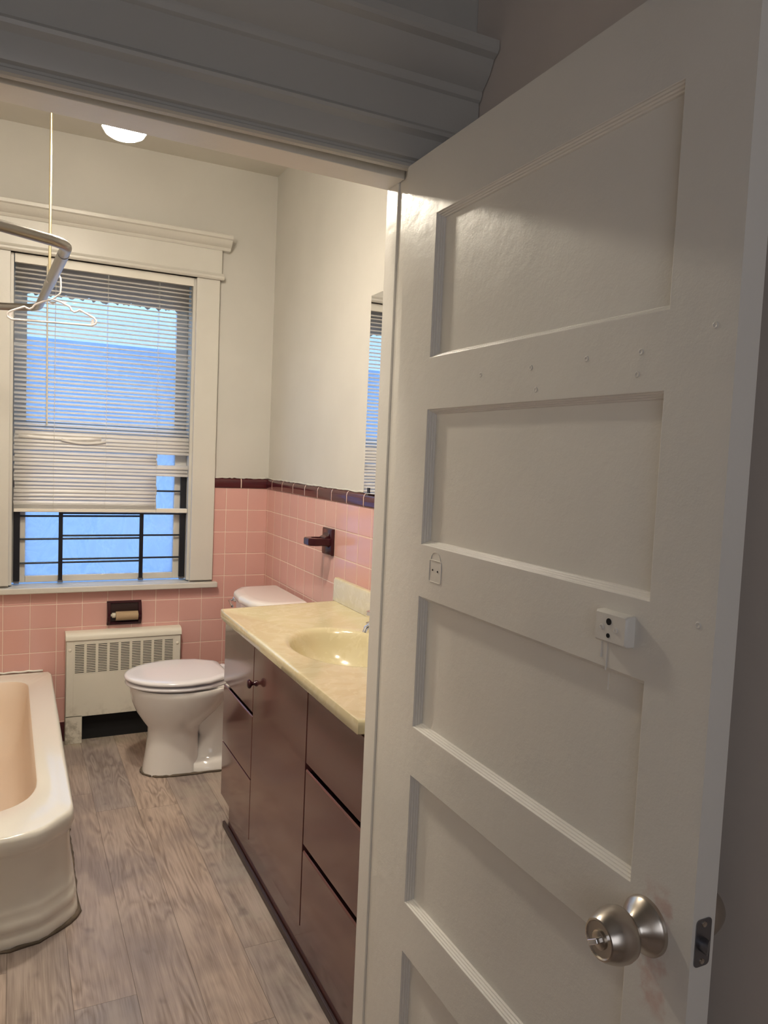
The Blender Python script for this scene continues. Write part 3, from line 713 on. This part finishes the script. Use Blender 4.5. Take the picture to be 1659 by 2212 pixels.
md = df.modifiers.new('b', 'BEVEL'); md.width = .0012; md.segments = 2; md.limit_method = 'ANGLE'; md.angle_limit = math.radians(30); md.harden_normals = True
for p in df.data.polygons: p.use_smooth = True
for za, zb in PZ:
    obj('door_panel', MB().box(dx + .0148, dxb - .0148, py0 + .006, py1 - .006, za + .006, zb - .006), M['door'], door)
# knobs
ky, kz = -3.108, .845
def knobset(x, s, lab):
    ro = obj('rosette', MB().lathe((x, ky, kz), (s, 0, 0), [(.0330, -.001), (.0330, .004), (.031, .007), (.024, .014), (.017, .021), (.0145, .025), (.0145, .03)], 48), M['nickel'], door, smooth=50)
    obj('pin_hole', MB().lathe((x + s * .0085, ky - .024, kz + .0), (s, 0, 0), [(.0032, 0), (.0032, .0016)], 14), M['void'], ro)
    kb = obj('knob', MB().lathe((x, ky, kz), (s, 0, 0), [(.0145, .022), (.0150, .027), (.0235, .031), (.0295, .037), (.0312, .044), (.0305, .052), (.0280, .060), (.0245, .0675), (.0225, .0705), (.0205, .071), (.019, .0695), (.001, .069)], 48), M['nickel'], door, smooth=40)
    return kb
kb = knobset(dx, -1, 'in')
tbn = MB().lathe((dx, ky, kz), (-1, 0, 0), [(.0105, .068), (.0105, .0712), (.009, .072)], 24)
a_ = math.radians(35); ux, uz = math.cos(a_), -math.sin(a_)
mbx = MB(); L_, T_ = .0085, .0032
ring0 = [(ky + p * ux * L_ + q * -uz * T_, kz + p * uz * L_ + q * ux * T_) for p, q in ((-1, -1), (1, -1), (1, 1), (-1, 1))]
mbx.rings([[(dx - .070, y, z) for y, z in ring0], [(dx - .081, y, z) for y, z in ring0]])
obj('privacy_button', tbn, M['nickel'], kb, smooth=40); obj('turn_piece', mbx, M['chrome'], kb, bevel=.0015)
knobset(dxb, 1, 'out')
# latch on the door edge
lx = -.4865
lp = obj('latch_plate', MB().rings([[(x, dy0 - d, z) for x, z in round_poly([(lx - .0115, .833), (lx + .0115, .833), (lx + .0115, .887), (lx - .0115, .887)], .006, 5)] for d in (-.0005, .0012)]), M['steel'], door)
obj('latch_bolt', MB().rings([[(lx + .0075 * math.cos(t), dy0, .858 + .0075 * math.sin(t)) for t in [2 * PI * k / 20 for k in range(20)]],
                              [(lx + .0075 * math.cos(t), dy0 - (.004 + .009 * (.5 - .5 * math.cos(t))), .858 + .0075 * math.sin(t)) for t in [2 * PI * k / 20 for k in range(20)]]]), M['steel'], lp, smooth=40)
for z in (.839, .881): obj('latch_screw', MB().lathe((lx, dy0 - .001, z), (0, -1, 0), [(.0035, 0), (.003, .0012), (.0012, .0006)], 12), M['nickel'], lp)
# painted-over surface bolt keeper and ghost of an old bolt plate
by0, by1, bz0, bz1 = -3.060, -3.004, 1.158, 1.197
yz = lambda g: round_poly([(by0 + g, bz0 + g), (by1 - g, bz0 + g), (by1 - g, bz1 - g), (by0 + g, bz1 - g)], .003, 3)
kp = obj('bolt_keeper', MB().rings([[(dx, y, z) for y, z in yz(0)], [(dx - .010, y, z) for y, z in yz(.0005)], [(dx - .013, y, z) for y, z in yz(.003)]]), M['door'], door, smooth=40)
for y, z, r in ((-3.030, 1.185, .0042), (-3.030, 1.168, .0028)):
    obj('keyhole', MB().lathe((dx - .0125, y, z), (-1, 0, 0), [(r, 0), (r, .0012)], 14), M['void'], kp)
for y in (-3.018, -3.042): obj('screw', MB().lathe((dx - .0125, y, 1.1765), (-1, 0, 0), [(.0038, 0), (.0034, .0018), (.002, .0020), (.0015, .001)], 14), M['door'], kp, smooth=40)
gp = [(dx - .0004, y, z) for y, z in round_poly([(-2.606, 1.158), (-2.566, 1.158), (-2.566, 1.196), (-2.606, 1.196)], .003, 3)]
obj('old_bolt_mark', MB().tube(gp, .0009, 6, closed=True).tube([(dx - .0004, -2.586 + .016 * math.cos(t), 1.197 + .014 * math.sin(t)) for t in [PI * k / 10 for k in range(11)]], .0007, 6), M['door'], door, smooth=60)
obj('old_screw_holes', MB().lathe((dx - .0003, -2.577, 1.179), (-1, 0, 0), [(.0018, 0), (.0016, .0006)], 10).lathe((dx - .0003, -2.594, 1.178), (-1, 0, 0), [(.0018, 0), (.0016, .0006)], 10), M['void'], door)
mb = MB()
for y, z, l in ((-3.006, 1.157, .022), (-3.016, 1.156, .035), (-3.022, 1.118, .020)):
    mb.tube([(dx - .0002, y, z), (dx - .0004, y, z - l * .5), (dx - .0006, y, z - l)], [.0008, .0007, .0012], 6)
obj('paint_drips', mb, M['door'], door, smooth=60)
for y, z in ((-2.698, 1.508), (-2.828, 1.508), (-2.842, 1.476), (-2.945, 1.509), (-3.040, 1.508), (-3.036, 1.482), (-3.150, 1.206), (-3.144, 1.525)):
    obj('filled_nail_hole', MB().lathe((dx, y, z), (-1, 0, 0), [(.0042, -.0002), (.0036, .0007), (.0026, .0008), (.0016, .0002), (.0002, .0001)], 16), M['door'], door, smooth=60)
for z in (.25, 1.66):
    obj('hinge', MB().tube([(dxb + .004, dy1 + .003, z - .045), (dxb + .004, dy1 + .003, z + .045)], .006, 12), M['door'], door, smooth=60)

# ------------------------------------------------------------------ light in the hallway, sky, camera
light('hall_daylight', 'AREA', (-1.5, -4.9, 1.5), 5.0, (.90, .93, 1.0), 1.1, (math.radians(90), 0, math.radians(-12)), 'SQUARE')
w = bpy.data.worlds.new('World'); bpy.context.scene.world = w; w.use_nodes = True
nt = w.node_tree; bg = nt.nodes['Background']
tcn = nt.nodes.new('ShaderNodeTexCoord'); sx = nt.nodes.new('ShaderNodeSeparateXYZ'); nt.links.new(tcn.outputs['Generated'], sx.inputs[0])
cr = nt.nodes.new('ShaderNodeValToRGB'); nt.links.new(sx.outputs[2], cr.inputs[0])
cr.color_ramp.elements[0].position = .10; cr.color_ramp.elements[0].color = (.55, .78, 1.0, 1)
cr.color_ramp.elements[1].position = .55; cr.color_ramp.elements[1].color = (.30, .55, 1.0, 1)
mr = nt.nodes.new('ShaderNodeMapRange'); nt.links.new(sx.outputs[2], mr.inputs[0])
for i_, v_ in ((1, .15), (2, .6), (3, 1.15), (4, 4.6)): mr.inputs[i_].default_value = v_
nt.links.new(cr.outputs[0], bg.inputs[0]); nt.links.new(mr.outputs[0], bg.inputs[1])

cam = bpy.data.cameras.new('Camera'); co = bpy.data.objects.new('Camera', cam); C.objects.link(co)
r = Vector((0.8982670,-0.4373197,0.0432179)); u = Vector((-0.0077523,0.0825608,0.9965559)); f = Vector((0.4393816,0.8955083,-0.0707714))
mat = Matrix(((r[0], u[0], -f[0], -1.165085), (r[1], u[1], -f[1], -3.722523), (r[2], u[2], -f[2], 1.370544), (0, 0, 0, 1)))
co.matrix_world = mat
cam.sensor_fit = 'HORIZONTAL'; cam.sensor_width = 36; cam.lens = 1640.0 / 1659 * 36; cam.clip_start = .02
sc = bpy.context.scene; sc.camera = co
sc.view_settings.view_transform = 'Standard'; sc.view_settings.look = 'None'; sc.view_settings.gamma = 1; sc.view_settings.use_curve_mapping = False
sc.view_settings.exposure = 0.3
sc.cycles.max_bounces = 10; sc.cycles.transparent_max_bounces = 12; sc.cycles.sample_clamp_indirect = 6
